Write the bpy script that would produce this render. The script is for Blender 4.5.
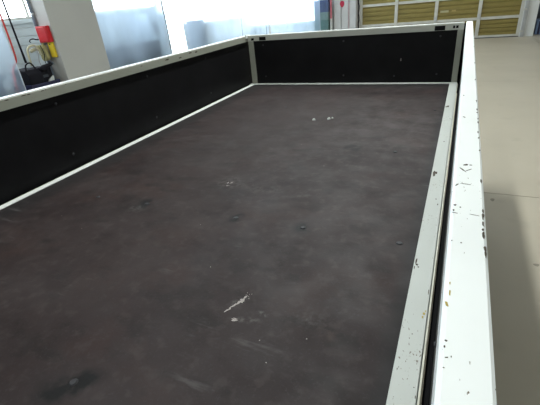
import bpy, bmesh, math, random
from mathutils import Matrix, Vector
random.seed(7)
for o in list(bpy.data.objects): bpy.data.objects.remove(o, do_unlink=True)
scene = bpy.context.scene
C = scene.collection

# ------------------------------------------------------------------ camera, world, exposure
DZ = 0.85                                    # deck height above the workshop floor
cd = bpy.data.cameras.new('camera'); cam = bpy.data.objects.new('camera', cd); C.objects.link(cam)
cd.sensor_fit = 'HORIZONTAL'; cd.sensor_width = 36.0; cd.lens = 381.33 / 540 * 36.0
cd.clip_start = 0.02
cam.matrix_world = (Matrix.Translation((1.6972, -3.2310, 0.6851 + DZ)) @ Matrix.Rotation(0.4757, 4, 'Z')
                    @ Matrix.Rotation(1.0833, 4, 'X') @ Matrix.Rotation(-0.1038, 4, 'Z'))
scene.camera = cam
w = bpy.data.worlds.new('world'); scene.world = w; w.use_nodes = True
w.node_tree.nodes['Background'].inputs['Color'].default_value = (0.75, 0.87, 1.0, 1)
w.node_tree.nodes['Background'].inputs['Strength'].default_value = 0.6
vs = scene.view_settings
vs.view_transform = 'Standard'; vs.look = 'None'; vs.exposure = -0.03; vs.gamma = 1.0; vs.use_curve_mapping = False

LAMP_W = 14.0           # each fluorescent fixture
WINDOW_E = 6.5          # daylight panes

# ------------------------------------------------------------------ materials
def nodes(m):
    m.use_nodes = True
    return m.node_tree, m.node_tree.nodes, m.node_tree.links
def mat(name, col, rough=0.5, metal=0.0, var=0.12, scale=6.0, spec=0.5, bump=0.0, bscale=60.0, coat=0.0):
    m = bpy.data.materials.new(name); nt, N, L = nodes(m); b = N['Principled BSDF']
    b.inputs['Roughness'].default_value = rough; b.inputs['Metallic'].default_value = metal
    b.inputs['Specular IOR Level'].default_value = spec; b.inputs['Coat Weight'].default_value = coat
    tc = N.new('ShaderNodeTexCoord')
    n = N.new('ShaderNodeTexNoise'); n.inputs['Scale'].default_value = scale; n.inputs['Detail'].default_value = 5
    L.new(tc.outputs['Object'], n.inputs['Vector'])
    r = N.new('ShaderNodeValToRGB')
    r.color_ramp.elements[0].position = .3; r.color_ramp.elements[1].position = .7
    r.color_ramp.elements[0].color = [c * (1 - var) for c in col] + [1]
    r.color_ramp.elements[1].color = [min(1, c * (1 + var)) for c in col] + [1]
    L.new(n.outputs['Fac'], r.inputs['Fac']); L.new(r.outputs['Color'], b.inputs['Base Color'])
    if bump:
        n2 = N.new('ShaderNodeTexNoise'); n2.inputs['Scale'].default_value = bscale; n2.inputs['Detail'].default_value = 4
        L.new(tc.outputs['Object'], n2.inputs['Vector'])
        bp = N.new('ShaderNodeBump'); bp.inputs['Strength'].default_value = bump; bp.inputs['Distance'].default_value = .002
        L.new(n2.outputs['Fac'], bp.inputs['Height']); L.new(bp.outputs['Normal'], b.inputs['Normal'])
    return m
def emit(name, col, strength):
    m = bpy.data.materials.new(name); nt, N, L = nodes(m); N.remove(N['Principled BSDF'])
    e = N.new('ShaderNodeEmission'); e.inputs['Color'].default_value = (*col, 1); e.inputs['Strength'].default_value = strength
    L.new(e.outputs[0], N['Material Output'].inputs['Surface']); return m
def paint(name, col, chips=0.66, rough=0.38):
    """worn enamel: small dark scratches and chips show through"""
    m = mat(name, col, rough, var=.05, scale=3.0, coat=0.0); nt, N, L = nodes(m); b = N['Principled BSDF']
    base = b.inputs['Base Color'].links[0].from_socket
    tc = N.new('ShaderNodeTexCoord')
    mp = N.new('ShaderNodeMapping'); mp.inputs['Scale'].default_value = (1.6, .7, 1.6)
    n = N.new('ShaderNodeTexNoise'); n.inputs['Scale'].default_value = 150; n.inputs['Detail'].default_value = 3
    n2 = N.new('ShaderNodeTexNoise'); n2.inputs['Scale'].default_value = 7; n2.inputs['Detail'].default_value = 2
    L.new(tc.outputs['Object'], mp.inputs['Vector']); L.new(mp.outputs[0], n.inputs['Vector']); L.new(tc.outputs['Object'], n2.inputs['Vector'])
    a = N.new('ShaderNodeMath'); a.operation = 'MULTIPLY_ADD'; a.inputs[1].default_value = .35
    L.new(n2.outputs['Fac'], a.inputs[0]); L.new(n.outputs['Fac'], a.inputs[2])
    s = N.new('ShaderNodeMapRange'); s.inputs['From Min'].default_value = chips + .17; s.inputs['From Max'].default_value = chips + .20
    L.new(a.outputs[0], s.inputs['Value'])
    mx = N.new('ShaderNodeMix'); mx.data_type = 'RGBA'; mx.inputs['B'].default_value = (.16, .13, .10, 1)
    L.new(s.outputs[0], mx.inputs['Factor']); L.new(base, mx.inputs['A']); L.new(mx.outputs['Result'], b.inputs['Base Color'])
    return m

M = {}
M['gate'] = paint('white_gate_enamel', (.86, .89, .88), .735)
M['rail'] = paint('grey_green_rail_enamel', (.50, .53, .50), .69, .45)
M['railw'] = paint('white_rail_enamel', (.80, .82, .80), .76, .4)
M['lip'] = mat('cream_lip_enamel', (.60, .60, .50), .45, var=.2, scale=30)
M['frame'] = paint('grey_green_shaded_enamel', (.33, .34, .285), .75, .42)  # gate paint darkened: shade of the inner faces is in the colour
M['framet'] = paint('pale_green_shaded_enamel', (.44, .45, .40), .75, .42)  # same for the tailgate frame, with less shade painted in
M['panel'] = mat('black_film_plywood', (.007, .0068, .0078), .5, var=.25, scale=9, spec=.16)
M['rivet'] = mat('dull_rivet', (.035, .035, .04), .6, .3)
M['slot'] = mat('black_slot', (.006, .006, .007), .8, spec=.1)
M['chip'] = mat('bare_rusty_steel', (.07, .055, .04), .8, var=.5, scale=200)
M['rust'] = mat('yellow_rust', (.42, .33, .08), .8, var=.4, scale=200)
M['rub'] = mat('scuffed_bare_wood', (.40, .36, .34), .8, var=.5, scale=120)
M['steel'] = mat('zinc_steel', (.45, .46, .47), .4, .9)
M['chassis'] = mat('chassis_black', (.02, .02, .022), .6)
M['tyre'] = mat('tyre_rubber', (.02, .02, .02), .85)
M['floorc'] = None
M['wall'] = mat('painted_wall', (.62, .63, .61), .8, var=.04, scale=2)
M['siding'] = mat('pale_siding', (.56, .61, .62), .65, var=.05, scale=2)
M['ceil'] = mat('ceiling_panel', (.60, .60, .58), .85, var=.04)
M['column'] = mat('column_paint', (.385, .385, .365), .7, var=.04, scale=1.5)
M['colside'] = mat('column_side_paint', (.46, .50, .51), .7, var=.05, scale=1.5)
M['alu'] = mat('aluminium_frame', (.50, .49, .44), .5, .25, var=.1, scale=5)
M['olive'] = mat('olive_door_panel', (.205, .160, .038), .55, var=.14, scale=2.5)
M['red'] = mat('red_plastic', (.45, .004, .010), .45, var=.1)
M['redhose'] = mat('red_hose_rubber', (.48, .03, .02), .5)
M['yellow'] = mat('yellow_plastic', (.62, .46, .02), .5)
M['khaki'] = mat('khaki_canvas', (.30, .28, .13), .9, var=.25, scale=25)
M['beige'] = mat('beige_hose', (.44, .42, .29), .7)
M['black'] = mat('black_rubber', (.008, .008, .012), .8, spec=.15)
M['navy'] = mat('navy_plastic', (.012, .014, .055), .5)
M['paper'] = mat('pale_paper', (.62, .64, .62), .8)
M['blue'] = mat('blue_crate', (.06, .085, .17), .55)
M['teal'] = mat('teal_carton', (.085, .16, .15), .6, var=.15)
M['tealb'] = mat('teal_pale', (.15, .22, .21), .6, var=.15)
M['pink'] = mat('pink_strip', (.60, .16, .20), .6)
M['pillar'] = mat('pillar_white', (.45, .44, .42), .55, var=.05)
M['groove'] = mat('pillar_groove', (.28, .28, .27), .6)
M['cabinet'] = mat('grey_blue_cabinet', (.035, .042, .055), .7)
M['locker'] = mat('pale_blue_locker', (.42, .52, .60), .6)
M['dark'] = mat('dark_grey_plastic', (.05, .06, .075), .6)
M['bluebox'] = mat('blue_box', (.16, .24, .40), .55)
M['cable'] = mat('grey_cable', (.30, .30, .30), .6)
M['brown'] = mat('brown_rod', (.20, .10, .06), .6)
M['pane'] = emit('daylight_pane', (.84, .93, 1.0), WINDOW_E)
M['tube'] = emit('fluorescent_diffuser', (1.0, 1.0, .97), 4.0)

def deck_material():
    m = bpy.data.materials.new('brown_film_plywood_deck'); nt, N, L = nodes(m); b = N['Principled BSDF']
    tc = N.new('ShaderNodeTexCoord'); P = tc.outputs['Object']
    def noise(scale, detail=5, mscale=None, rough=.6, off=(0, 0, 0)):
        n = N.new('ShaderNodeTexNoise'); n.inputs['Scale'].default_value = scale; n.inputs['Detail'].default_value = detail
        n.inputs['Roughness'].default_value = rough
        mp = N.new('ShaderNodeMapping'); mp.inputs['Scale'].default_value = mscale or (1, 1, 1); mp.inputs['Location'].default_value = off
        L.new(P, mp.inputs['Vector']); L.new(mp.outputs[0], n.inputs['Vector']); return n.outputs['Fac']
    def rng(v, a, b_, c=0., d=1.):
        r = N.new('ShaderNodeMapRange'); r.interpolation_type = 'SMOOTHSTEP'
        for k, x in zip(('From Min', 'From Max', 'To Min', 'To Max'), (a, b_, c, d)): r.inputs[k].default_value = x
        L.new(v, r.inputs['Value']); return r.outputs[0]
    def math_(op, a, b_):
        n = N.new('ShaderNodeMath'); n.operation = op
        for i, x in enumerate((a, b_)):
            if isinstance(x, (int, float)): n.inputs[i].default_value = x
            else: L.new(x, n.inputs[i])
        return n.outputs[0]
    def mix(f, a, b_):
        n = N.new('ShaderNodeMix'); n.data_type = 'RGBA'
        L.new(f, n.inputs['Factor'])
        for k, x in (('A', a), ('B', b_)):
            if isinstance(x, tuple): n.inputs[k].default_value = (*x, 1)
            else: L.new(x, n.inputs[k])
        return n.outputs['Result']
    sep = N.new('ShaderNodeSeparateXYZ'); L.new(P, sep.inputs[0])
    blot = noise(2.2, 6)
    col = mix(rng(blot, .35, .65), (.0215, .0143, .0148), (.0285, .0192, .0192))
    red = noise(3.1, 4, off=(4, 2, 0))
    col = mix(math_('MULTIPLY', rng(red, .5, .72), .5), col, (.040, .0200, .0165))
    fine = noise(26, 6, off=(2, 7, 0))
    col = mix(math_('MULTIPLY', rng(fine, .50, .68), .6), col, (.046, .035, .034))
    col = mix(math_('MULTIPLY', rng(noise(9, 6, (1, 1.6, 1), off=(7, 7, 0)), .50, .66), .75), col, (.0135, .0095, .0095))
    col = mix(math_('MULTIPLY', rng(noise(190, 2), .55, .8), .4), col, (.05, .046, .046))
    # a film of grey dust, trodden thin along the edges of the deck
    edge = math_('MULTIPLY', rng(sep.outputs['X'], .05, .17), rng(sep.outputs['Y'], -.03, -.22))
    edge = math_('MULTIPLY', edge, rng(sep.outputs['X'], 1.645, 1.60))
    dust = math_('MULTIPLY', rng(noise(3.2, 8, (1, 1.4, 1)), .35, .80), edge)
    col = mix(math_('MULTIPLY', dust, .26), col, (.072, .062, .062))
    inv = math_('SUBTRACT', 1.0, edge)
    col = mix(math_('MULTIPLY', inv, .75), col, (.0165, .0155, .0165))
    # fine wiped streaks
    st = math_('MULTIPLY', rng(noise(16, 5, (.35, 2.2, 1), off=(1, 5, 0)), .58, .75), rng(noise(3, 3, off=(9, 1, 0)), .48, .62))
    col = mix(math_('MULTIPLY', st, .28), col, (.15, .14, .14))
    # scuffs and oil smudges at their own places: (x, y, rx, ry, colour, strength)
    def spot(x, y, rx, ry, c, s, nscale, col, rot=0.):
        mp = N.new('ShaderNodeMapping'); mp.vector_type = 'TEXTURE'
        mp.inputs['Location'].default_value = (x, y, 0); mp.inputs['Scale'].default_value = (rx, ry, 1e3); mp.inputs['Rotation'].default_value = (0, 0, rot)
        L.new(P, mp.inputs['Vector'])
        ln = N.new('ShaderNodeVectorMath'); ln.operation = 'LENGTH'; L.new(mp.outputs[0], ln.inputs[0])
        f = rng(ln.outputs['Value'], 1.0, .15)
        f = math_('MULTIPLY', f, rng(noise(nscale, 5), .40, .66))
        return mix(math_('MULTIPLY', f, s), col, c)
    oil = (.006, .0055, .006); pale = (.26, .25, .24)
    col = spot(1.030, -2.95, .10, .055, oil, 2.0, 8, col, .6)
    col = spot(1.29, -2.22, .05, .05, oil, 2.0, 10, col)
    col = spot(1.033, -2.22, .04, .05, oil, 2.0, 10, col)
    col = spot(.618, -2.22, .06, .06, oil, 2.0, 10, col)
    col = spot(1.27, -1.454, .06, .09, oil, 2.0, 14, col)
    col = spot(1.476, -1.47, .02, .03, oil, 2.0, 14, col)
    col = spot(.86, -1.96, .10, .10, pale, .18, 40, col)
    col = spot(.60, -2.26, .05, .04, pale, .22, 50, col)
    col = spot(1.20, -2.0, .12, .02, pale, .10, 30, col, .4)
    col = spot(1.03, -1.98, .14, .05, pale, .10, 30, col)
    col = spot(.86, -1.55, .10, .06, pale, .10, 30, col)
    col = spot(1.255, -2.60, .045, .02, pale, .3, 90, col, .9)
    col = spot(1.30, -2.655, .06, .015, pale, .22, 90, col, .3)
    col = spot(1.332, -2.622, .022, .016, pale, .42, 50, col)
    col = spot(1.45, -2.60, .06, .04, pale, .10, 60, col)
    col = spot(1.50, -2.62, .03, .05, (.065, .042, .034), .7, 30, col)
    L.new(col, b.inputs['Base Color'])
    L.new(rng(noise(7, 6, off=(3, 3, 3)), .3, .7, .52, .68), b.inputs['Roughness'])
    b.inputs['Specular IOR Level'].default_value = .24
    bp = N.new('ShaderNodeBump'); bp.inputs['Strength'].default_value = .12; bp.inputs['Distance'].default_value = .002
    L.new(noise(140, 3), bp.inputs['Height']); L.new(bp.outputs['Normal'], b.inputs['Normal'])
    return m
M['deck'] = deck_material()

def floor_material():
    m = mat('workshop_floor_coating', (.41, .37, .295), .45, var=.05, scale=1.3, spec=.4, bump=.05, bscale=20)
    nt, N, L = nodes(m); b = N['Principled BSDF']; base = b.inputs['Base Color'].links[0].from_socket
    tc = N.new('ShaderNodeTexCoord')
    n = N.new('ShaderNodeTexNoise'); n.inputs['Scale'].default_value = 5; n.inputs['Detail'].default_value = 8
    L.new(tc.outputs['Object'], n.inputs['Vector'])
    r = N.new('ShaderNodeMapRange'); r.inputs['From Min'].default_value = .60; r.inputs['From Max'].default_value = .75; r.inputs['To Max'].default_value = .25
    L.new(n.outputs['Fac'], r.inputs['Value'])
    mx = N.new('ShaderNodeMix'); mx.data_type = 'RGBA'; mx.inputs['B'].default_value = (.27, .25, .20, 1)
    L.new(r.outputs[0], mx.inputs['Factor']); L.new(base, mx.inputs['A']); L.new(mx.outputs['Result'], b.inputs['Base Color'])
    return m
M['floorc'] = floor_material()
M['joint'] = mat('floor_joint', (.16, .15, .13), .8)

def sheet_material():
    """thin hazy film: most light passes scattered forwards (blurred), some is spread all round"""
    m = bpy.data.materials.new('hazy_plastic_sheeting'); nt, N, L = nodes(m); N.remove(N['Principled BSDF'])
    tr = N.new('ShaderNodeBsdfTransparent'); tr.inputs['Color'].default_value = (.92, .96, 1, 1)
    rf = N.new('ShaderNodeBsdfRefraction'); rf.inputs['IOR'].default_value = 1.045; rf.inputs['Roughness'].default_value = .6; rf.inputs['Color'].default_value = (.86, .93, 1, 1)
    tl = N.new('ShaderNodeBsdfTranslucent'); tl.inputs['Color'].default_value = (.66, .83, 1.0, 1)
    df = N.new('ShaderNodeBsdfDiffuse'); df.inputs['Color'].default_value = (.60, .69, .80, 1)
    tc = N.new('ShaderNodeTexCoord')
    n = N.new('ShaderNodeTexNoise'); n.inputs['Scale'].default_value = 1.6; n.inputs['Detail'].default_value = 4
    mp = N.new('ShaderNodeMapping'); mp.inputs['Scale'].default_value = (1, 1, .6)
    L.new(tc.outputs['Object'], mp.inputs['Vector']); L.new(mp.outputs[0], n.inputs['Vector'])
    r = N.new('ShaderNodeMapRange'); r.inputs['From Min'].default_value = .3; r.inputs['From Max'].default_value = .7
    r.inputs['To Min'].default_value = .25; r.inputs['To Max'].default_value = .45; L.new(n.outputs['Fac'], r.inputs['Value'])
    m0 = N.new('ShaderNodeMixShader'); m0.inputs[0].default_value = .55; L.new(tr.outputs[0], m0.inputs[1]); L.new(rf.outputs[0], m0.inputs[2])
    m1 = N.new('ShaderNodeMixShader'); m1.inputs[0].default_value = .28; L.new(tl.outputs[0], m1.inputs[1]); L.new(df.outputs[0], m1.inputs[2])
    m3 = N.new('ShaderNodeMixShader'); L.new(r.outputs[0], m3.inputs[0]); L.new(m0.outputs[0], m3.inputs[1]); L.new(m1.outputs[0], m3.inputs[2])
    L.new(m3.outputs[0], N['Material Output'].inputs['Surface'])
    return m
M['sheet'] = sheet_material()

# ------------------------------------------------------------------ mesh helpers
def box(bm, x0, x1, y0, y1, z0, z1):
    v = [bm.verts.new(p) for p in ((x0,y0,z0),(x1,y0,z0),(x1,y1,z0),(x0,y1,z0),(x0,y0,z1),(x1,y0,z1),(x1,y1,z1),(x0,y1,z1))]
    for f in ((3,2,1,0),(4,5,6,7),(0,1,5,4),(1,2,6,5),(2,3,7,6),(3,0,4,7)): bm.faces.new([v[i] for i in f])
def cyl(bm, c, axis, r, h, seg=20, r2=None):
    a = Vector(axis).normalized(); q = a.to_track_quat('Z', 'Y').to_matrix().to_4x4()
    bmesh.ops.create_cone(bm, cap_ends=True, segments=seg, radius1=r, radius2=r if r2 is None else r2, depth=h,
                          matrix=Matrix.Translation(c) @ q)
def tube(bm, pts, r, seg=8):
    pts = [Vector(p) for p in pts]; rs = r if isinstance(r, (list, tuple)) else [r] * len(pts)
    rings = []
    for i, p in enumerate(pts):
        t = (pts[min(i + 1, len(pts) - 1)] - pts[max(i - 1, 0)]).normalized()
        u = t.orthogonal().normalized() if i == 0 else (u - t * u.dot(t)).normalized()
        v = t.cross(u)
        rings.append([bm.verts.new(p + (u * math.cos(k * 2 * math.pi / seg) + v * math.sin(k * 2 * math.pi / seg)) * rs[i]) for k in range(seg)])
    for a, b in zip(rings, rings[1:]):
        for k in range(seg): bm.faces.new((a[k], a[(k + 1) % seg], b[(k + 1) % seg], b[k]))
    bm.faces.new(rings[0][::-1]); bm.faces.new(rings[-1])
def spline(pts, n=10):
    P = [Vector(p) for p in pts]; P = [2 * P[0] - P[1]] + P + [2 * P[-1] - P[-2]]; out = []
    for i in range(1, len(P) - 2):
        for k in range(n):
            t = k / n; a, b, c, d = P[i-1], P[i], P[i+1], P[i+2]
            out.append(.5 * (2*b + (c-a)*t + (2*a-5*b+4*c-d)*t*t + (3*b-a-3*c+d)*t**3))
    return out + [P[-2]]
def prism(bm, prof, axis, a, b):
    """closed profile (two coordinates) run along an axis from a to b"""
    def pt(p, t): return {'y': (p[0], t, p[1]), 'x': (t, p[0], p[1]), 'z': (p[0], p[1], t)}[axis]
    A = [bm.verts.new(pt(p, a)) for p in prof]; B = [bm.verts.new(pt(p, b)) for p in prof]; n = len(prof)
    for i in range(n): bm.faces.new((A[i], A[(i+1) % n], B[(i+1) % n], B[i]))
    bm.faces.new(A[::-1]); bm.faces.new(B)
def obj(name, bm, m, parent=None, bevel=0.0, smooth=False, seg=2, loc=None):
    bmesh.ops.recalc_face_normals(bm, faces=bm.faces[:])
    if bevel:
        bmesh.ops.bevel(bm, geom=[e for e in bm.edges if len(e.link_faces) == 2 and e.calc_face_angle(0) > .5], offset=bevel, segments=seg, affect='EDGES', profile=.7)
    if loc is not None: bmesh.ops.translate(bm, vec=-Vector(loc), verts=bm.verts[:])
    me = bpy.data.meshes.new(name); bm.to_mesh(me); bm.free()
    if smooth:
        for p in me.polygons: p.use_smooth = True
    me.materials.append(M[m] if isinstance(m, str) else m)
    o = bpy.data.objects.new(name, me); C.objects.link(o)
    if loc is not None: o.location = loc
    if parent: o.parent = parent
    return o
def B(name, m, parent, *dims, bevel=0.0):
    bm = bmesh.new(); box(bm, *dims); return obj(name, bm, m, parent, bevel)
def tag(o, label, cat, group=None):
    o['label'] = label; o['category'] = cat
    if group: o['group'] = group
    return o
def struct(o, label=None, cat=None):
    o['kind'] = 'structure'
    if label: o['label'] = label
    if cat: o['category'] = cat
    return o
def empty(name, loc=(0, 0, 0)):
    o = bpy.data.objects.new(name, None); C.objects.link(o); o.location = loc; o.empty_display_size = .1; return o
def thing(name, label, cat, group=None): return tag(empty(name), label, cat, group)
def inst(src, parent, loc, rot=(0, 0, 0), scale=(1, 1, 1), name=None):
    c = bpy.data.objects.new(name or src.name.split('.')[0], src.data); C.objects.link(c)
    c.parent = parent; c.location = loc; c.rotation_euler = rot; c.scale = scale; return c

# ------------------------------------------------------------------ the room
XL, XR, YB, YF, H = -5.0, 7.0, 10.0, -7.0, 4.2
JY = -0.05                                   # the floor joint seen beside the truck
fl = B('floor', 'joint', None, XL - .3, XR + .2, YF - .2, YB + 1.4, -.20, -.004)
struct(fl, 'beige coated workshop floor with thin straight joints', 'floor')
g = .003
for (x0, x1) in ((XL - .3, -1.4), (-1.4, 3.4), (3.4, XR + .2)):
    for (y0, y1) in ((YF - .2, -3.6), (-3.6, JY), (JY, 4.2), (4.2, YB + 1.4)):
        B('slab', 'floorc', fl, x0 + g, x1 - g, y0 + g, y1 - g, -.02, 0, bevel=.0015)
ce = struct(B('ceiling', 'ceil', None, XL - .3, XR + .2, YF - .2, YB + 1.4, H, H + .15), 'pale grey workshop ceiling', 'ceiling')

# left wall with two window bands: high sill by the column, low sill towards the back
SL = 1.58
bm = bmesh.new()
for y0, y1, z1 in ((YF - .2, 4.95, SL - .02), (4.95, 5.2, H), (5.2, 5.95, .10), (5.95, YB + .2, 1.06)): box(bm, XL - .2, XL, y0, y1, 0, z1)
box(bm, XL - .2, XL, YF - .2, -2.6, SL - .02, H); box(bm, XL - .2, XL, -2.6, 4.95, 3.6, H); box(bm, XL - .2, XL, 5.2, YB + .2, 3.6, H)
wl = struct(obj('wall_left', bm, 'wall'), 'pale wall under the tall bright windows', 'wall')
z = .06
while z < 1.50:                               # horizontal cladding boards below the high sill
    B('siding_board', 'siding', wl, XL, XL + .014, -2.6, 4.9, z + .004, z + .126, bevel=.003); z += .13
def window(n, axis, at, a0, a1, z0, z1, mull, label):
    w_ = struct(empty('window_%d' % n), label, 'window')
    def bb(name, m, p0, p1, q0, q1, d0, d1):
        if axis == 'x': return B(name, m, w_, at + d0, at + d1, p0, p1, q0, q1)
        return B(name, m, w_, p0, p1, at + d0, at + d1, q0, q1)
    s = 1 if axis == 'x' else -1
    f0, f1 = sorted((-.10 * s, -.02 * s)); p0_, p1_ = sorted((-.065 * s, -.055 * s)); k0, k1 = sorted((-.12 * s, .06 * s))
    bb('window_frame', 'alu', a0, a1, z0, z0 + .05, f0, f1); bb('window_frame', 'alu', a0, a1, z1 - .05, z1, f0, f1)
    step = (a1 - a0) / mull
    for i in range(mull + 1):
        c = a0 + i * step; c0 = max(a0, c - .02); c1 = min(a1, c + .02)
        bb('mullion', 'alu', c0, c1, z0 + .05, z1 - .05, f0, f1)
    for i in range(mull):
        bb('pane', 'pane', a0 + i * step + .02, a0 + (i + 1) * step - .02, z0 + .05, z1 - .05, p0_, p1_)
    bb('window_sill', 'siding', a0, a1, z0 - .04, z0, k0, k1)
    return w_
window(1, 'x', XL, -2.6, 1.62, SL + .02, 3.6, 2, 'bright window left of the grey column')
window(2, 'x', XL, 1.62, 4.95, SL + .02, 3.6, 1, 'bright window between the column and the back corner')
window(3, 'x', XL, 5.97, YB - .02, 1.10, 3.6, 2, 'bright window behind the long plastic sheet near the back corner')
window(5, 'x', XL, 5.2, 5.95, .14, 3.6, 1, 'narrow tall bright window reaching almost to the floor')

# back wall around the window, the pillar and the big door
bm = bmesh.new()
box(bm, XL, -2.62, YB, YB + .2, 0, .70); box(bm, XL, -2.62, YB, YB + .2, 3.6, H)
box(bm, -2.62, -1.30, YB, YB + .2, 0, H); box(bm, -1.30, 3.16, YB, YB + .2, 3.4, H)
box(bm, 3.10, 3.43, YB - .03, YB + .2, 0, H); box(bm, 3.43, 5.0, YB, YB + .2, 2.4, H); box(bm, 5.0, XR, YB, YB + .2, 0, H)
struct(obj('wall_back', bm, 'wall'), 'pale back wall around the sectional door', 'wall')
window(4, 'y', YB, XL + .02, -2.62, .74, 3.6, 2, 'bright window in the back wall behind the sheeting')
struct(B('wall_right', 'wall', None, XR, XR + .2, YF, YB + .2, 0, H), 'plain right wall of the workshop', 'wall')
struct(B('wall_front', 'wall', None, XL, XR, YF - .2, YF, 0, H), 'plain wall behind the camera', 'wall')
bm = bmesh.new(); box(bm, 3.43, 5.0, YB + 1.2, YB + 1.3, 0, 2.4); box(bm, 3.33, 3.43, YB + .2, YB + 1.3, 0, 2.4); box(bm, 5.0, 5.1, YB + .2, YB + 1.3, 0, 2.4); box(bm, 3.33, 5.1, YB + .2, YB + 1.3, 2.4, 2.5)
struct(obj('wall_recess', bm, 'dark'), 'dark recess beside the door frame', 'wall')

# sectional door: aluminium stiles and rails, ribbed olive panels
dr = struct(empty('door_1'), 'tall sectional door with ribbed olive panels in an aluminium grid', 'door')
XS = [-1.26, -.20, .92, 2.05, 3.07]; ZS = [.035, .515, 1.08, 1.64, 2.20, 2.76, 3.27]
stile = None
for i, x in enumerate(XS):
    B('stile', 'alu', dr, x - .045, x + .045, YB + .0, YB + .07, 0, 3.30, bevel=.006)
for r_, z in enumerate(ZS):
    for i in range(4):
        B('rail', 'alu', dr, XS[i] + .045, XS[i+1] - .045, YB + .012, YB + .06, z - .035, z + .035, bevel=.005)
proto = {}
for r_ in range(6):
    for i in range(4):
        wd = round(XS[i+1] - XS[i] - .08, 3); hh = round(ZS[r_+1] - ZS[r_] - .06, 3)
        if (wd, hh) not in proto:
            bm = bmesh.new(); prof = []; n = 4
            for k in range(n):                # folded ribs
                z0 = hh * k / n; d = hh / n
                prof += [(.0, z0), (.0, z0 + d * .70), (.022, z0 + d * .78), (.022, z0 + d * .97)]
            prof += [(0, hh), (.034, hh), (.034, 0)]
            prism(bm, prof, 'x', -wd / 2, wd / 2)
            o = obj('panel', bm, 'olive', dr); proto[(wd, hh)] = o
            o.location = ((XS[i] + XS[i+1]) / 2, YB + .03, ZS[r_] + .03)
        else:
            inst(proto[(wd, hh)], dr, ((XS[i] + XS[i+1]) / 2, YB + .03, ZS[r_] + .03), name='panel')
B('bottom_seal', 'slot', dr, XS[0] - .04, XS[-1] + .04, YB - .006, YB + .05, 0, .018)
st = B('sticker', mat('pale_sticker', (.36, .33, .19), .6), dr, 1.03, 1.25, YB + .024, YB + .0295, .735, .790)
B('sticker', mat('orange_sticker', (.36, .27, .09), .6), dr, 1.33, 1.44, YB + .024, YB + .0295, .745, .790)
for x in (.92, 2.05):
    B('hinge', 'steel', dr, x - .035, x + .035, YB - .012, YB, .51, .63, bevel=.004)
# vertical track with brackets at the right of the door
tk = struct(empty('trim_1'), 'galvanised vertical track beside the sectional door', 'door track')
bm = bmesh.new(); prism(bm, [(3.120, 9.90), (3.20, 9.90), (3.20, 9.97), (3.185, 9.97), (3.185, 9.915), (3.135, 9.915), (3.135, 9.97), (3.120, 9.97)], 'z', 0.0, 3.4)
obj('channel', bm, 'steel', tk)
for z in (.12, .66, 1.2, 1.74, 2.28): B('bracket', 'alu', tk, 3.06, 3.17, 9.885, 9.90, z, z + .045, bevel=.004)

# ------------------------------------------------------------------ ceiling lamps (fluorescent fixtures)
def lamp(x, y, label, watts=LAMP_W):
    t = tag(empty('ceiling_lamp', (x, y, H)), label, 'lamp', 'fluorescent ceiling lamps')
    bm = bmesh.new(); prism(bm, [(-.13, -.02), (-.06, -.10), (.06, -.10), (.13, -.02), (.13, 0), (-.13, 0)], 'y', -.62, .62); obj('housing', bm, 'pillar', t)
    bm = bmesh.new(); box(bm, -.055, .055, -.60, .60, -.108, -.1005); obj('diffuser', bm, 'tube', t)
    ld = bpy.data.lights.new('lamp_light', 'AREA'); ld.shape = 'RECTANGLE'; ld.size = .16; ld.size_y = 1.2; ld.energy = watts; ld.color = (.955, 1, .975)
    lo = bpy.data.objects.new('lamp_light', ld); C.objects.link(lo); lo.parent = t; lo.location = (0, 0, -.115)
    return t
LX = .66
for x, nm in ((LX, 'row over the truck bed'), (5.6, 'row by the right wall')):
    for i, y in enumerate((-5.2, -2.4, .40, 3.2, 6.0, 8.6)):
        lamp(x, y, 'long white fluorescent lamp, %s in its %s' % (('first', 'second', 'third', 'fourth', 'fifth', 'last')[i], nm), LAMP_W * ((9.0 if i == 2 else 2.6) if x == LX else .9))

# ------------------------------------------------------------------ the truck bed
bed = thing('truck_bed', 'white drop-side truck bed with dark brown deck and black inner panels', 'truck bed')
W = 1.651; Y0 = -3.95
B('deck', 'deck', bed, 0, W, Y0, 0, DZ - .022, DZ)
deck = bed.children[0]
def rail_profile(s):          # s=+1 right, -1 left (mirrored about the deck edge)
    p = [(0, -.10), (0, .002), (.0015, .0035), (.0495, .0035), (.0505, .002), (.0505, -.006), (.0525, -.006), (.0525, .002), (.0530, .003), (.0560, .003), (.0565, .002), (.0565, -.10)]
    return [((W + a) if s > 0 else -a * .62, DZ + b) for a, b in p]
for s in (1, -1):
    pr = rail_profile(s)
    bm = bmesh.new(); prism(bm, pr, 'y', Y0, .0 if s > 0 else .0)
    ra = obj('side_rail', bm, 'rail' if s > 0 else 'railw', bed)
    x0, x1 = (W + .0527, W + .0563) if s > 0 else (-.0349, -.0327)
    B('rail_lip', 'lip', ra, x0, x1, Y0, 0, DZ + .0026, DZ + .0042, bevel=.0006)
    if s > 0: rail_r = ra
bm = bmesh.new(); prism(bm, [(0.0, DZ - .10), (0.0, DZ + .002), (.002, DZ + .0035), (.044, DZ + .0035), (.047, DZ), (.047, DZ - .10)], 'x', -.052, W + .052)
obj('rear_rail', bm, 'rail', bed)
B('front_rail', 'rail', bed, -.052, W + .052, Y0 - .05, Y0, DZ - .1, DZ + .0035)

ZT = DZ + .4155; ZB = DZ - .09
# a rivet shared by all gates
bm = bmesh.new(); cyl(bm, (0, 0, .002), (0, 0, 1), .0075, .004, 12, .004)
rv0 = obj('rivet', bm, 'rivet', None, smooth=False); used_rivet = [False]
def rivet(parent, loc, rot):
    if not used_rivet[0]:
        used_rivet[0] = True; rv0.parent = parent; rv0.location = loc; rv0.rotation_euler = rot; return rv0
    return inst(rv0, parent, loc, rot, name='rivet')
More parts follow.
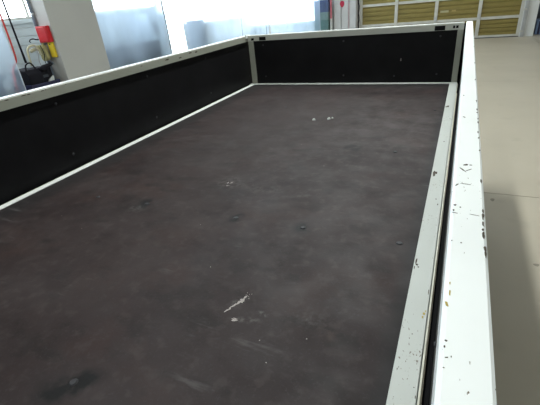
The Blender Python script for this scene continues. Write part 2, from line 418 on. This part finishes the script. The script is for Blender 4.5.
# irregular flakes shared by all paint chips
def flake(n, seed, th=.0006):
    r = random.Random(seed); bm = bmesh.new(); k = 9
    ring = [((.55 + .45 * r.random()) * math.cos(2*math.pi*i/k), (.55 + .45 * r.random()) * math.sin(2*math.pi*i/k)) for i in range(k)]
    A = [bm.verts.new((a, b, 0)) for a, b in ring]; T = [bm.verts.new((a * .93, b * .93, 1)) for a, b in ring]
    bm.faces.new(T)
    for i in range(k): bm.faces.new((A[i], A[(i+1) % k], T[(i+1) % k], T[i]))
    bmesh.ops.recalc_face_normals(bm, faces=bm.faces[:])
    me = bpy.data.meshes.new(n); bm.to_mesh(me); bm.free(); return me
flakes = {}
for mn in ('chip', 'rust', 'rub', 'lip'):
    flakes[mn] = []
    for k in range(4):
        me = flake('flake_' + mn, k + 11); me.materials.append(M[mn]); flakes[mn].append(me)
def chip(parent, loc, rx, ry, m='chip', rz=0., rot=None, name='paint_chip'):
    o = bpy.data.objects.new(name, random.choice(flakes[m])); C.objects.link(o); o.parent = parent
    o.location = loc; o.scale = (rx, ry, .0004)
    o.rotation_euler = rot if rot else (0, 0, rz); return o

def side_gate(s):
    xi, xo = (1.711, 1.752) if s > 0 else (-.048, -.092)
    y1 = .125 if s > 0 else .115
    f = (lambda a: xi + s * a) if True else None
    xo_ = abs(xo - xi)
    bm = bmesh.new()
    def bx(a0, a1, y0, y1_, z0, z1):
        p, q = sorted((xi + s * a0, xi + s * a1)); box(bm, p, q, y0, y1_, z0, z1)
    prof = [(0, ZT - .0465), (0, ZT - .004), (.004, ZT), (xo_ - .003, ZT), (xo_, ZT - .003), (xo_, ZT - .0465)]
    prism(bm, [(xi + s * a, z) for a, z in prof], 'y', Y0 - .05, y1)
    gate = obj('side_gate', bm, 'gate' if s > 0 else 'frame', bed)  # left gate takes the enamel with shade painted in
    def part(name, m, a0, a1, y0, y1_, z0, z1, bev=0):
        p, q = sorted((xi + s * a0, xi + s * a1)); return B(name, m, gate, p, q, y0, y1_, z0, z1, bevel=bev)
    if s < 0: part('lit_top_edge', 'gate', .003, xo_ - .003, Y0 - .05, y1, ZT - .0005, ZT + .0020)  # white strip paints the window-lit top edge
    part('gap_shade_strip', 'slot', .0005 if s > 0 else -.0115, .012, Y0 - .02, y1 - .03, ZB + .05, ZB + .07)  # black strip added to paint the shade in the gap beside the rail
    part('panel', 'panel', .012, .024, Y0 - .04, y1, ZB + .02, ZT - .0465)
    part('end_post', 'frame', .024, xo_ - .002, y1 - .03, y1, ZB, ZT - .0465, .003)
    part('end_post', 'frame', .002, xo_ - .002, Y0 - .05, Y0 - .02, ZB, ZT - .0465, .003)
    part('outer_skin', 'gate', .024, xo_ - .006, Y0 - .02, y1 - .03, ZB, ZT - .0465)
    for k in range(3): part('outer_rib', 'gate', xo_ - .006, xo_ + .002, Y0 - .02, y1 - .03, ZB + .03 + k * .14, ZB + .075 + k * .14, .004)
    part('bottom_rail', 'frame', .020, xo_ - .002, Y0 - .02, y1 - .03, ZB - .03, ZB, .003)
    for k in range(6):
        yy = -1.98 + .67 * (k - 2)
        if yy < Y0 + .1 or yy > .05: continue
        for z in (.922, 1.183): rivet(gate, (xi + s * .012, yy, z), (0, -s * math.pi / 2, 0))
    for yy in (-.9, -1.9, -2.9):           # hinges below the deck edge
        part('hinge', 'frame', .006, .030, yy - .05, yy + .05, ZB - .05, ZB + .004, .003)
    return gate
gate_r = side_gate(1); gate_l = side_gate(-1)
tag_part = gate_r; gate_r['label'] = 'right side gate with worn white top edge'; gate_l['label'] = 'left side gate with black inner panel'
B('gate_latch', 'gate', gate_l, -.052, -.040, .012, .045, ZT - .02, ZT + .010, bevel=.003)

# tailgate
bm = bmesh.new(); yi, yo = .05, .088
prism(bm, [(yi, ZT - .0465), (yi, ZT - .004), (yi + .004, ZT), (yo - .003, ZT), (yo, ZT - .003), (yo, ZT - .0465)], 'x', -.046, 1.700)
tg = obj('tailgate', bm, 'framet', bed); B('lit_top_edge', 'gate', tg, -.046, 1.700, yi + .003, yo - .003, ZT - .0005, ZT + .0015); tg['label'] = 'tailgate with black inner panel and grey-green frame'  # white strip paints the bright lit top edge of the tailgate
B('panel', 'panel', tg, .0, 1.665, yi + .010, yi + .022, DZ - .02, ZT - .0465)
B('outer_skin', 'gate', tg, -.02, 1.68, yi + .022, yo - .006, ZB, ZT - .0465)
B('end_post', 'frame', tg, -.046, -.022, yi + .002, yo - .002, ZB, ZT - .0465, bevel=.003)
B('end_post', 'frame', tg, -.019, .006, yi, yo - .002, ZB, ZT - .0465, bevel=.003)
B('end_post', 'frame', tg, 1.661, 1.700, yi, yo - .002, ZB, ZT - .0465, bevel=.003)
B('corner_shade_strip', 'slot', tg, 1.698, 1.7225, yo, yo + .03, ZB, ZT - .012)  # black strip added so the corner gap reads as shade, not bright floor
for k in range(3): B('outer_rib', 'gate', tg, -.01, 1.67, yo - .006, yo + .002, ZB + .03 + k * .14, ZB + .075 + k * .14, bevel=.004)
for x in (.096, .824, 1.551):
    for z in (.912, 1.181): rivet(tg, (x, yi + .010, z), (math.pi / 2, 0, 0))
rivet(tg, (1.237, yi + .010, .902), (math.pi / 2, 0, 0))
for x0, x1, z0, z1 in ((-.012, .015, .375, .393), (.068, .132, .372, .400), (1.506, 1.577, .371, .402), (1.628, 1.642, .380, .398), (1.648, 1.664, .380, .398)):
    B('latch_slot', 'slot', tg, x0, x1, yi - .0012, yi + .004, DZ + z0, DZ + z1, bevel=.0005)
B('gate_scuff', 'rub', tg, 1.279, 1.284, yi + .0092, yi + .0100, 1.015, 1.035)

# paint chips that can be told apart
zt = ZT - .0001
for x, y, rx, ry, m_, rz in (
    (1.728, -2.575, .006, .004, 'chip', .6), (1.7235, -2.596, .0015, .012, 'chip', .5), (1.732, -2.596, .0012, .010, 'chip', -.7), (1.735, -2.575, .003, .002, 'chip', 0),
    (1.728, -2.650, .010, .0010, 'chip', -.1), (1.7165, -2.655, .0015, .006, 'chip', -.5), (1.716, -2.72, .0025, .003, 'chip', 0), (1.7145, -2.735, .0015, .003, 'chip', 0), (1.7225, -2.725, .0015, .0018, 'chip', 0),
    (1.739, -2.742, .008, .0006, 'chip', -.15), (1.716, -2.742, .005, .0008, 'chip', -.2),
    (1.7165, -2.905, .0012, .006, 'rust', 0), (1.7145, -2.922, .0018, .005, 'rust', .3), (1.716, -2.89, .0008, .003, 'rust', 0),
    (1.7160, -2.968, .0016, .0012, 'chip', 0), (1.7150, -2.975, .0010, .0018, 'chip', 0), (1.7172, -2.986, .0020, .0007, 'chip', .4), (1.7205, -2.984, .0006, .0012, 'chip', 0), (1.7155, -2.997, .0010, .0006, 'chip', 0),
    (1.7250, -2.812, .0012, .0014, 'chip', 0), (1.7150, -2.81, .0010, .0012, 'chip', 0), (1.7225, -2.30, .002, .008, 'chip', .4), (1.719, -2.1, .002, .004, 'chip', 0)):
    chip(gate_r, (x, y, zt), rx, ry, m_, rz)
r = random.Random(3)
for y, n in ((-2.73, 3), (-2.775, 3), (-2.80, 2), (-2.645, 1), (-2.15, 3), (-2.25, 4), (-2.32, 3), (-2.42, 3), (-2.50, 1), (-2.84, 1), (-1.9, 3), (-1.6, 2), (-1.2, 3)):
    for k in range(n):
        chip(gate_r, (1.7498 - r.random() * .0018, y + r.uniform(-.018, .018), zt - .0002), .0012 + .0010 * r.random(), .004 + .006 * r.random(), 'chip')
rz_ = DZ + .0034
for x, y, rx, ry, m_ in (
    (1.6605, -1.690, .0065, .040, 'chip'), (1.668, -1.680, .005, .018, 'chip'), (1.6690, -.657, .009, .030, 'chip'), (1.659, -.665, .005, .02, 'chip'),
    (1.6565, -2.300, .003, .022, 'chip'), (1.6600, -2.315, .004, .006, 'chip'), (1.664, -2.325, .0035, .004, 'chip'), (1.6545, -2.33, .002, .01, 'chip'),
    (1.694, -2.500, .0040, .006, 'rust'), (1.692, -2.512, .0025, .006, 'rust'), (1.6970, -2.49, .002, .004, 'rust'),
    (1.659, -2.674, .0010, .004, 'chip'), (1.661, -2.668, .0012, .002, 'chip'), (1.664, -2.624, .0012, .0015, 'chip'), (1.6945, -2.705, .0018, .0016, 'chip'), (1.6990, -2.725, .0012, .005, 'chip'),
    (1.676, -2.571, .0015, .0025, 'chip'), (1.672, -2.585, .0010, .003, 'chip'), (1.690, -1.95, .003, .008, 'chip'), (1.682, -1.911, .003, .005, 'chip'), (1.678, -1.30, .003, .01, 'chip'), (1.690, -.92, .002, .01, 'chip'), (1.698, -2.42, .0015, .015, 'chip')):
    chip(rail_r, (x, y, rz_), rx, ry, m_)
# chips along the inner top edge of the left gate and on the tailgate
for y, z, a, b in ((-2.206, .411, .014, .0030), (-2.126, .412, .018, .0032), (-2.102, .411, .014, .0030), (-2.032, .411, .012, .0025), (-2.015, .412, .008, .002), (-1.90, .411, .006, .002), (-1.102, .401, .028, .0060), (-.962, .392, .022, .0055), (-.838, .405, .026, .0060), (-.764, .401, .022, .0065), (-1.35, .404, .010, .003)):
    chip(gate_l, (-.0482, y, DZ + z - .004), b, a, 'chip', rot=(0, math.pi / 2, 0))

# marks on the deck: bolt heads and rubbed patches
bm = bmesh.new(); cyl(bm, (0, 0, .0016), (0, 0, 1), .010, .0032, 12, .007)
bl = obj('deck_bolt', bm, 'rivet', bed); bl.location = (1.29, -2.219, DZ)
for x, y in ((1.033, -2.223), (.618, -2.223), (.349, -2.229), (1.60, -2.22), (1.03, -2.94), (1.476, -1.47), (1.60, -.74), (.62, -.74)): inst(bl, bed, (x, y, DZ))
bm = bmesh.new(); cyl(bm, (0, 0, .004), (0, 0, 1), .011, .008, 10, .007)
wb = obj('pale_bolt', bm, 'paper', bed); wb.location = (.923, -1.018, DZ); inst(wb, bed, (1.010, -.987, DZ)); inst(wb, bed, (1.028, -.972, DZ), scale=(.6, .6, .8))
zd = DZ - .0001
def ch(x, y, rx, ry, rz=0., m_='rub'): chip(deck, (x, y, zd), rx, ry, m_, rz, name='scuff')
for k in range(16):            # the long rubbed scratch
    t = k / 15; ch(1.236 + .027 * t + r.uniform(-.002, .002), -2.648 + .062 * t + r.uniform(-.003, .003), .0016 + .0034 * r.random() * (1 if k > 8 else .5), .004 + .005 * r.random(), -.45 + r.uniform(-.4, .4))
for k in range(7): ch(1.258 + r.uniform(-.003, .004), -2.598 + r.uniform(-.005, .005), .0042, .006, r.random() * 3)
for k in range(10): ch(1.268 + r.uniform(-.010, .008), -2.575 + r.uniform(-.010, .010), .0008, .0022, r.random() * 3)
for k in range(9): ch(1.273 + r.uniform(-.010, .012), -2.664 + r.uniform(-.004, .006), .0050 * r.random() + .002, .0020, .2 + r.uniform(-.3, .3))
for k in range(8): ch(.858 + r.uniform(-.010, .010), -1.974 + r.uniform(-.02, .02), .0018, .008 * r.random() + .003, r.random() * 3)
for x, y in ((1.36, -2.70), (.93, -2.30), (1.40, -2.75), (1.46, -2.66), (.5, -2.45), (.33, -2.40), (1.1, -2.5), (1.2, -1.7), (.7, -1.7), (1.0, -1.45)):
    ch(x, y, .0022, .0012, r.random() * 3)
ch(1.030, -2.937, .003, .003)  # pale flake painted as the glint in the dark smudge

# chassis and rear wheels under the deck
for x in (.45, 1.12): B('chassis_beam', 'chassis', bed, x, x + .08, Y0 - .1, .02, DZ - .25, DZ - .10, bevel=.006)
for k in range(7):
    y = Y0 + .1 + k * .62; B('crossmember', 'chassis', bed, .0, W, y, y + .06, DZ - .10, DZ - .022)
def wheel(x, s, y):
    bm = bmesh.new(); R_ = .31; n = 36
    prof = [(-.085, .19), (-.095, .24), (-.085, .29), (-.065, R_), (.065, R_), (.085, .29), (.095, .24), (.085, .19)]
    rings = [[bm.verts.new((x + a, y + b * math.cos(2*math.pi*k/n), R_ + b * math.sin(2*math.pi*k/n))) for k in range(n)] for a, b in prof]
    for i in range(len(prof)):
        A, Bq = rings[i], rings[(i+1) % len(prof)]
        for k in range(n): bm.faces.new((A[k], A[(k+1) % n], Bq[(k+1) % n], Bq[k]))
    wh = obj('wheel', bm, 'tyre', bed, smooth=True)
    bm = bmesh.new(); cyl(bm, (x + s * .03, y, R_), (1, 0, 0), .19, .10, 32); cyl(bm, (x + s * .075, y, R_), (1, 0, 0), .06, .04, 20); obj('rim', bm, 'steel', wh, bevel=.004)
for y in (-1.05, -3.75):
    wheel(.22, -1, y); wheel(1.43, 1, y)
    bm = bmesh.new(); cyl(bm, (.825, y, .31), (1, 0, 0), .045, 1.10, 16); cyl(bm, (.825, y, .31), (1, 0, 0), .12, .2, 20); obj('axle', bm, 'chassis', bed)
    for x in (.41, 1.20):
        bm = bmesh.new(); tube(bm, spline([(x, y - .45, DZ - .24), (x, y, .37), (x, y + .45, DZ - .24)], 8), .025, 8); obj('leaf_spring', bm, 'chassis', bed)

# ------------------------------------------------------------------ left background
col_ = tag(B('concrete_column', 'column', None, -4.28, -3.97, 1.17, 2.09, 0, H, bevel=.012), 'wide pale grey column standing behind the left side gate', 'column')
col_['kind'] = 'structure'
pp = thing('conduit_pipe', 'blue-grey conduit running up the left edge of the column', 'pipe')
bm = bmesh.new(); tube(bm, [(-4.265, 1.145, 0), (-4.265, 1.145, H)], .022, 10); obj('pipe', bm, mat('conduit_grey', (.20, .24, .30), .5), pp, smooth=True)
for z in (.5, 1.65, 2.8): B('clip', 'steel', pp, -4.295, -4.235, 1.12, 1.168, z, z + .03, bevel=.004)

rb = thing('alarm_box', 'bright red box mounted on the column above the yellow tag', 'box')
B('body', 'red', rb, -4.235, -4.01, 1.095, 1.168, 1.265, 1.495, bevel=.010)
B('cover', 'red', rb, -4.22, -4.025, 1.086, 1.096, 1.28, 1.465, bevel=.004)
B('top_strip', mat('red_label', (.70, .10, .10), .5), rb, -4.20, -4.05, 1.085, 1.0945, 1.470, 1.488)
yt = tag(B('hanging_tag', 'yellow', None, -4.135, -4.03, 1.135, 1.168, 1.045, 1.262, bevel=.006), 'yellow tag hanging below the red box on the column', 'tag')
B('eyelet', 'slot', yt, -4.10, -4.07, 1.133, 1.1355, 1.225, 1.245)
kp = thing('canvas_pouch', 'khaki canvas pouch hanging on the column beside the yellow tag', 'pouch')
bm = bmesh.new(); prism(bm, [(-4.275, 1.22), (-4.15, 1.23), (-4.145, 1.04), (-4.17, 1.005), (-4.255, 1.0), (-4.28, 1.03)], 'y', 1.06, 1.122); o = obj('pouch_body', bm, 'khaki', kp, bevel=.014)
bm = bmesh.new(); prism(bm, [(-4.282, 1.235), (-4.143, 1.24), (-4.15, 1.15), (-4.275, 1.15)], 'y', 1.045, 1.062); obj('flap', bm, 'khaki', kp, bevel=.005)
B('strap', 'khaki', kp, -4.225, -4.195, 1.10, 1.122, 1.22, 1.262)
bh = thing('beige_hose', 'beige hose arching left from the khaki pouch', 'hose')
bm = bmesh.new(); tube(bm, spline([(-4.20, 1.015, 1.10), (-4.22, 1.01, 1.205), (-4.25, .97, 1.245), (-4.26, .90, 1.230), (-4.26, .86, 1.185), (-4.25, .84, 1.10), (-4.25, .835, .965)], 8), .0155, 10); obj('tube', bm, 'beige', bh, smooth=True)
bm = bmesh.new(); tube(bm, spline([(-4.26, .90, 1.165), (-4.25, .93, 1.18), (-4.23, .98, 1.19), (-4.22, 1.01, 1.18)], 8), .026, 10); obj('sleeve', bm, 'beige', bh, smooth=True)
hk = tag(empty('hook_handle'), 'small black curved hook above the beige hose', 'hook')
bm = bmesh.new(); tube(bm, spline([(-4.27, 1.112, 1.312), (-4.275, 1.07, 1.318), (-4.28, 1.03, 1.332), (-4.285, .985, 1.325), (-4.29, .965, 1.300), (-4.28, .98, 1.288)], 8), [.009] * 20 + [.007] * 21, 8); obj('hook', bm, 'black', hk, smooth=True)
for i, (x, y, lb) in enumerate(((-4.20, .955, 'thin grey cable hanging below the beige hose'), (-4.155, 1.02, 'thin dark cable hanging beside the khaki pouch'))):
    bm = bmesh.new(); tube(bm, spline([(x, y, 1.235), (x + .01, y + .01, 1.12), (x, y - .008, 1.02), (x + .005, y, .90)], 8), .0055, 6)
    tag(obj('hanging_cable', bm, 'cable' if i == 0 else 'black', None, smooth=True), lb, 'cable')

# navy bin cart with black tools
ct = thing('tool_cart', 'navy blue tool cart standing left of the column', 'cart')
bm = bmesh.new(); x0, x1, y0, y1 = -4.52, -4.08, .60, 1.10
for a in ((x0, x1, y0, y0 + .02), (x0, x1, y1 - .02, y1), (x0, x0 + .02, y0 + .02, y1 - .02), (x1 - .02, x1, y0 + .02, y1 - .02)): box(bm, *a, .46, .72)
box(bm, x0, x1, y0, y1, .44, .46); obj('tray', bm, 'navy', ct)
B('lower_shelf', 'navy', ct, x0, x1, y0, y1, .14, .17, bevel=.005)
for x in (x0 + .015, x1 - .015):
    for y in (y0 + .015, y1 - .015):
        bm = bmesh.new(); tube(bm, [(x, y, .06), (x, y, .45)], .014, 8); obj('leg', bm, 'chassis', ct)
        bm = bmesh.new(); cyl(bm, (x, y, .03), (1, 0, 0), .03, .022, 16); obj('caster', bm, 'black', ct)
bag = thing('tool_bag', 'black open tool bag in the navy cart', 'bag')
bm = bmesh.new(); prism(bm, [(-4.49, .462), (-4.11, .462), (-4.10, .86), (-4.16, .93), (-4.42, .95), (-4.49, .88)], 'y', .625, .86); obj('bag_body', bm, 'black', bag, bevel=.03)
bm = bmesh.new(); tube(bm, spline([(-4.17, .66, .91), (-4.16, .68, 1.0), (-4.16, .76, 1.02), (-4.17, .83, .92)], 8), .011, 8); obj('bag_handle', bm, 'black', bag, smooth=True)
gr = thing('power_tool', 'black hand-held power tool lying on top of the cart', 'tool')
bm = bmesh.new(); tube(bm, [(-4.13, .875, .90), (-4.12, .93, .925), (-4.11, 1.00, .945), (-4.11, 1.05, .955)], [.035, .042, .030, .024], 12); obj('tool_body', bm, 'black', gr, smooth=True)
bm = bmesh.new(); tube(bm, spline([(-4.115, .96, .92), (-4.10, .955, .87), (-4.09, .95, .82)], 6), .019, 10); obj('grip', bm, 'black', gr, smooth=True)
bm = bmesh.new(); cyl(bm, (-4.11, 1.065, .975), (0, .8, .5), .040, .018, 18); obj('disc', bm, 'dark', gr)
bm = bmesh.new(); prism(bm, [(.885, .60), (1.03, .60), (1.05, .79), (.96, .74)], 'x', -4.15, -4.125); tag(obj('paper_wedge', bm, 'paper', None, bevel=.003), 'pale triangular offcut standing in the navy cart', 'offcut')
bm = bmesh.new(); box(bm, -4.46, -4.165, .875, 1.07, .462, .93); cn = obj('tool_case', bm, 'black', None, bevel=.012); tag(cn, 'black case standing upright in the navy cart', 'case')
B('case_label', 'dark', cn, -4.1655, -4.163, .90, .99, .78, .82)

rh = thing('red_air_hose', 'red air hose hanging beside the edge of the plastic sheet', 'hose')
bm = bmesh.new(); tube(bm, spline([(-4.05, .53, H), (-4.05, .52, 2.6), (-4.05, .518, 1.64), (-4.05, .512, 1.25), (-4.07, .50, 1.08), (-4.13, .44, .95), (-4.15, .40, .6), (-4.15, .38, .02)], 8), .0125, 8); obj('hose', bm, 'redhose', rh, smooth=True)
bh2 = thing('black_air_hose', 'straight black hose hanging from the ceiling above the tool bag', 'hose')
bm = bmesh.new(); tube(bm, [(-4.30, .79, H), (-4.30, .79, 1.60)], .013, 8); obj('hose', bm, 'black', bh2, smooth=True)
bm = bmesh.new(); tube(bm, [(-4.30, .79, 1.62), (-4.30, .79, 1.55), (-4.30, .793, 1.2), (-4.30, .795, 1.02)], [.009, .0135, .0145, .018], 10); obj('grip_sleeve', bm, 'black', bh2, smooth=True)

# plastic sheeting
def sheet(axis, at, a0, a1, seed, label, amp=.035, freq=9., hem=True, sag=None):
    r2 = random.Random(seed); ph = [r2.uniform(0, 6.28) for _ in range(8)]
    t = thing('plastic_sheet', label, 'plastic sheet', 'clear plastic sheets hung along the windows')
    bm = bmesh.new(); na, nz = max(24, int((a1 - a0) * 22)), 22; zt_, zb_ = 3.35, .015
    rows = []
    for j in range(nz + 1):
        v = j / nz; z = zt_ + (zb_ - zt_) * v; row = []
        for i in range(na + 1):
            u = i / na; a = a0 + (a1 - a0) * u
            d = amp * (.55 * math.sin(freq * a + ph[0] + .5 * v) + .3 * math.sin(2.3 * freq * a + ph[1] - .8 * v) + .35 * math.sin(.37 * freq * a + ph[2] + 2.2 * v))
            d += amp * .35 * math.sin(5 * a + 7 * v + ph[3]) * v
            d *= .45 + .55 * v
            row.append(bm.verts.new((at + d, a, z) if axis == 'x' else (a, at + d, z)))
        rows.append(row)
    for j in range(nz):
        for i in range(na): bm.faces.new((rows[j][i], rows[j][i+1], rows[j+1][i+1], rows[j+1][i]))
    edges = [[v.co.copy() for v in (row[-1] for row in rows)], [v.co.copy() for v in (row[0] for row in rows)]]
    obj('film', bm, 'sheet', t, smooth=True)
    for e in edges:
        bm = bmesh.new(); tube(bm, e, .006, 6); obj('hem', bm, hemm, t, smooth=True)
    bm = bmesh.new()
    p = [(at, a0 - .02, 3.36), (at, a1 + .02, 3.36)] if axis == 'x' else [(a0 - .02, at, 3.36), (a1 + .02, at, 3.36)]
    tube(bm, p, .016, 8); obj('hanging_rod', bm, 'steel', t)
    for q in (.1, .9):
        a = a0 + (a1 - a0) * q; c = (at, a) if axis == 'x' else (a, at)
        bm = bmesh.new(); tube(bm, [(*c, 3.36), (*c, H)], .006, 6); obj('hanger', bm, 'steel', t)
    return t
hemm = mat('plastic_hem', (.60, .66, .72), .4)
sheet('x', -4.05, -1.9, .47, 1, 'clear plastic sheet hanging left of the red hose')
sheet('x', -4.08, 2.13, 4.0, 2, 'clear plastic sheet hanging just right of the column')
sheet('x', -4.10, 4.62, 9.25, 3, 'long clear plastic sheet hanging towards the back corner', freq=7.)
sheet('y', 9.40, -4.10, -2.40, 4, 'clear plastic sheet hanging across the back window', freq=8.)
bm = bmesh.new(); tube(bm, [(-4.0, 4.01, 0), (-4.01, 4.0, 1.12)], .007, 6); tag(obj('thin_rod', bm, 'brown'), 'thin brown rod standing at the edge of the plastic sheet', 'rod')

# things behind the sheeting
def cabinet(name, label, cat, m, x0, x1, y0, y1, z1, doors=2, legs=False):
    t = thing(name, label, cat); B('body', m, t, x0, x1, y0, y1, .06, z1, bevel=.006); B('plinth', 'dark', t, x0 + .02, x1 - .02, y0 + .02, y1 - .02, 0, .06)
    s = (y1 - y0) / doors
    for k in range(doors):
        d = B('door', m, t, x1, x1 + .014, y0 + k * s + .006, y0 + (k + 1) * s - .006, .09, z1 - .03, bevel=.004)
        yy = y0 + (k + 1) * s - .05 if k % 2 == 0 else y0 + k * s + .035
        B('handle', 'steel', d, x1 + .014, x1 + .03, yy, yy + .012, z1 * .5, z1 * .5 + .10)
    return t
cabinet('storage_cabinet', 'low dark grey-blue cabinet behind the sheet right of the column', 'cabinet', 'cabinet', -4.93, -4.30, 2.42, 3.34, .985)
lk = cabinet('locker', 'tall pale blue locker behind the plastic sheet', 'locker', 'locker', -4.95, -4.42, 3.90, 4.47, 1.50, 1)
B('notice', 'dark', lk, -4.406, -4.400, 4.00, 4.14, 1.12, 1.32)
def crate(name, label, m, x0, x1, y0, y1, z0, z1, cat='crate', slats=3, side='x'):
    t = thing(name, label, cat); B('body', m, t, x0, x1, y0, y1, z0, z1 - .02, bevel=.004); B('rim', m, t, x0 - .012, x1 + .012, y0 - .012, y1 + .012, z1 - .04, z1, bevel=.004)
    for k in range(1, slats + 1):
        f = k / (slats + 1)
        if side == 'x': y = y0 + (y1 - y0) * f; B('rib', m, t, x1, x1 + .010, y - .012, y + .012, z0 + .02, z1 - .05)
        else: x = x0 + (x1 - x0) * f; B('rib', m, t, x - .012, x + .012, y0 - .010, y0, z0 + .02, z1 - .05)
    return t
crate('grey_crate', 'dark grey crate on the floor behind the plastic sheet, under another crate', 'cabinet', -4.52, -4.22, 3.48, 3.86, 0, .48, slats=2)
crate('grey_crate', 'dark grey crate behind the plastic sheet, stacked on another crate', 'cabinet', -4.52, -4.22, 3.47, 3.86, .481, .99, slats=2)
dm = thing('grey_drum', 'grey-blue drum behind the sheet nearest the back corner', 'drum')
bm = bmesh.new(); cyl(bm, (-4.44, 5.62, .62), (0, 0, 1), .22, 1.24, 32); obj('drum_body', bm, 'cabinet', dm, bevel=.01)
for z in (.02, .42, .82, 1.225):
    bm = bmesh.new(); cyl(bm, (-4.44, 5.62, z), (0, 0, 1), .232, .03, 32); obj('hoop', bm, 'cabinet', dm)
bn = thing('workbench', 'grey workbench behind the plastic sheet at the far left', 'workbench')
B('worktop', 'cabinet', bn, -4.95, -4.18, -1.8, .34, .86, .93, bevel=.005); B('back_panel', 'cabinet', bn, -4.93, -4.89, -1.75, .23, .10, .86)
B('drawer_front', 'cabinet', bn, -4.22, -4.20, -1.7, .28, .45, .85, bevel=.004)
for y in (-1.74, .20):
    for x in (-4.90, -4.28): B('leg', 'dark', bn, x, x + .05, y - .05, y, 0, .86)

# ------------------------------------------------------------------ right background
pl = struct(empty('trim_2'), 'pale grooved steel pillar with a red mark beside the door', 'pillar')
bm = bmesh.new(); a, b = -2.05, -1.34; n = 3; prof = []
for k in range(n):
    x0 = a + (b - a) * k / n; x1 = a + (b - a) * (k + 1) / n
    prof += [(x0, 9.80), (x1 - .035, 9.80), (x1 - .030, 9.835), (x1 - .005, 9.835)]
prof += [(b, 9.80), (b, 9.99), (a, 9.99)]
prism(bm, prof, 'z', 0, H); obj('pillar_shell', bm, 'pillar', pl)
bm = bmesh.new(); prism(bm, [(-1.80 + .07 * math.cos(t) * (1 if math.sin(t) > 0 else 1), 1.215 + (.075 * math.sin(t) if math.sin(t) > 0 else .11 * math.sin(t) * (1 - .2 * abs(math.cos(t))))) for t in [i * math.pi / 10 for i in range(20)]], 'y', 9.79, 9.80)
obj('red_mark', bm, mat('crimson_mark', (.36, .004, .03), .5), pl)
B('pipe_strip', mat('faded_pink_strip', (.42, .30, .30), .6), pl, -1.60, -1.575, 9.785, 9.80, 0, 3.2)
cb = thing('pillar_cable', 'dark twisted cable running up the door side of the pillar', 'cable')
bm = bmesh.new(); tube(bm, [(-1.315 + .012 * math.sin(k * 1.9), 9.93 + .01 * math.cos(k * 1.9), .0 + k * .1) for k in range(42)], .020, 8); obj('cable', bm, 'black', cb, smooth=True)
pk = tag(B('marker_post', 'pink', None, -2.165, -2.115, 9.72, 9.77, 0, 2.2, bevel=.006), 'slim pink and white post between the cartons and the pillar', 'post')
B('white_sleeve', 'paper', pk, -2.168, -2.112, 9.717, 9.773, .35, .82, bevel=.004)
B('foot', 'dark', pk, -2.19, -2.09, 9.70, 9.79, 0, .02)
ZC = [0, .27, .535, .80, 1.02]
for k in range(4):
    lb = ('teal carton at the bottom of the stack beside the pillar', 'teal carton second from the floor beside the pillar', 'teal carton third from the floor beside the pillar', 'pale teal carton directly under the blue crate')[k]
    t = thing('teal_carton', lb, 'carton', 'cartons stacked beside the pillar')
    B('carton_body', 'teal' if k < 3 else 'tealb', t, -2.66, -2.20, 9.62, 9.96, ZC[k] + .001, ZC[k+1] - .03, bevel=.006)
    B('carton_lid', 'tealb' if k % 2 else 'teal', t, -2.67, -2.19, 9.61, 9.97, ZC[k+1] - .03, ZC[k+1], bevel=.005)
crate('blue_crate', 'blue ribbed crate on top of the teal cartons', 'blue', -2.66, -2.20, 9.62, 9.96, 1.021, 1.36, slats=4, side='y')
bx_ = thing('blue_box', 'pale blue box on the floor in the dark recess', 'box')
B('box_body', 'bluebox', bx_, 3.50, 3.95, YB + .25, YB + .60, .001, .34, bevel=.008); B('box_lid', 'bluebox', bx_, 3.49, 3.96, YB + .24, YB + .61, .34, .37, bevel=.006)
B('box_band', 'navy', bx_, 3.55, 3.60, YB + .245, YB + .25, .01, .335)
# dark stains on the floor beside the truck
for x, y, rx, ry, lb in ((2.262, -.965, .022, .020, 'dark triangular stain on the floor inside the shadow of the bed'), (2.065, -.165, .020, .035, 'small dark scuff on the floor next to the joint')):
    o = bpy.data.objects.new('floor_stain', flakes['chip'][2].copy()); o.data.materials[0] = mat('floor_grime', (.22, .20, .16), .7); C.objects.link(o)
    o.location = (x, y, 0); o.scale = (rx, ry, .0005); tag(o, lb, 'stain')
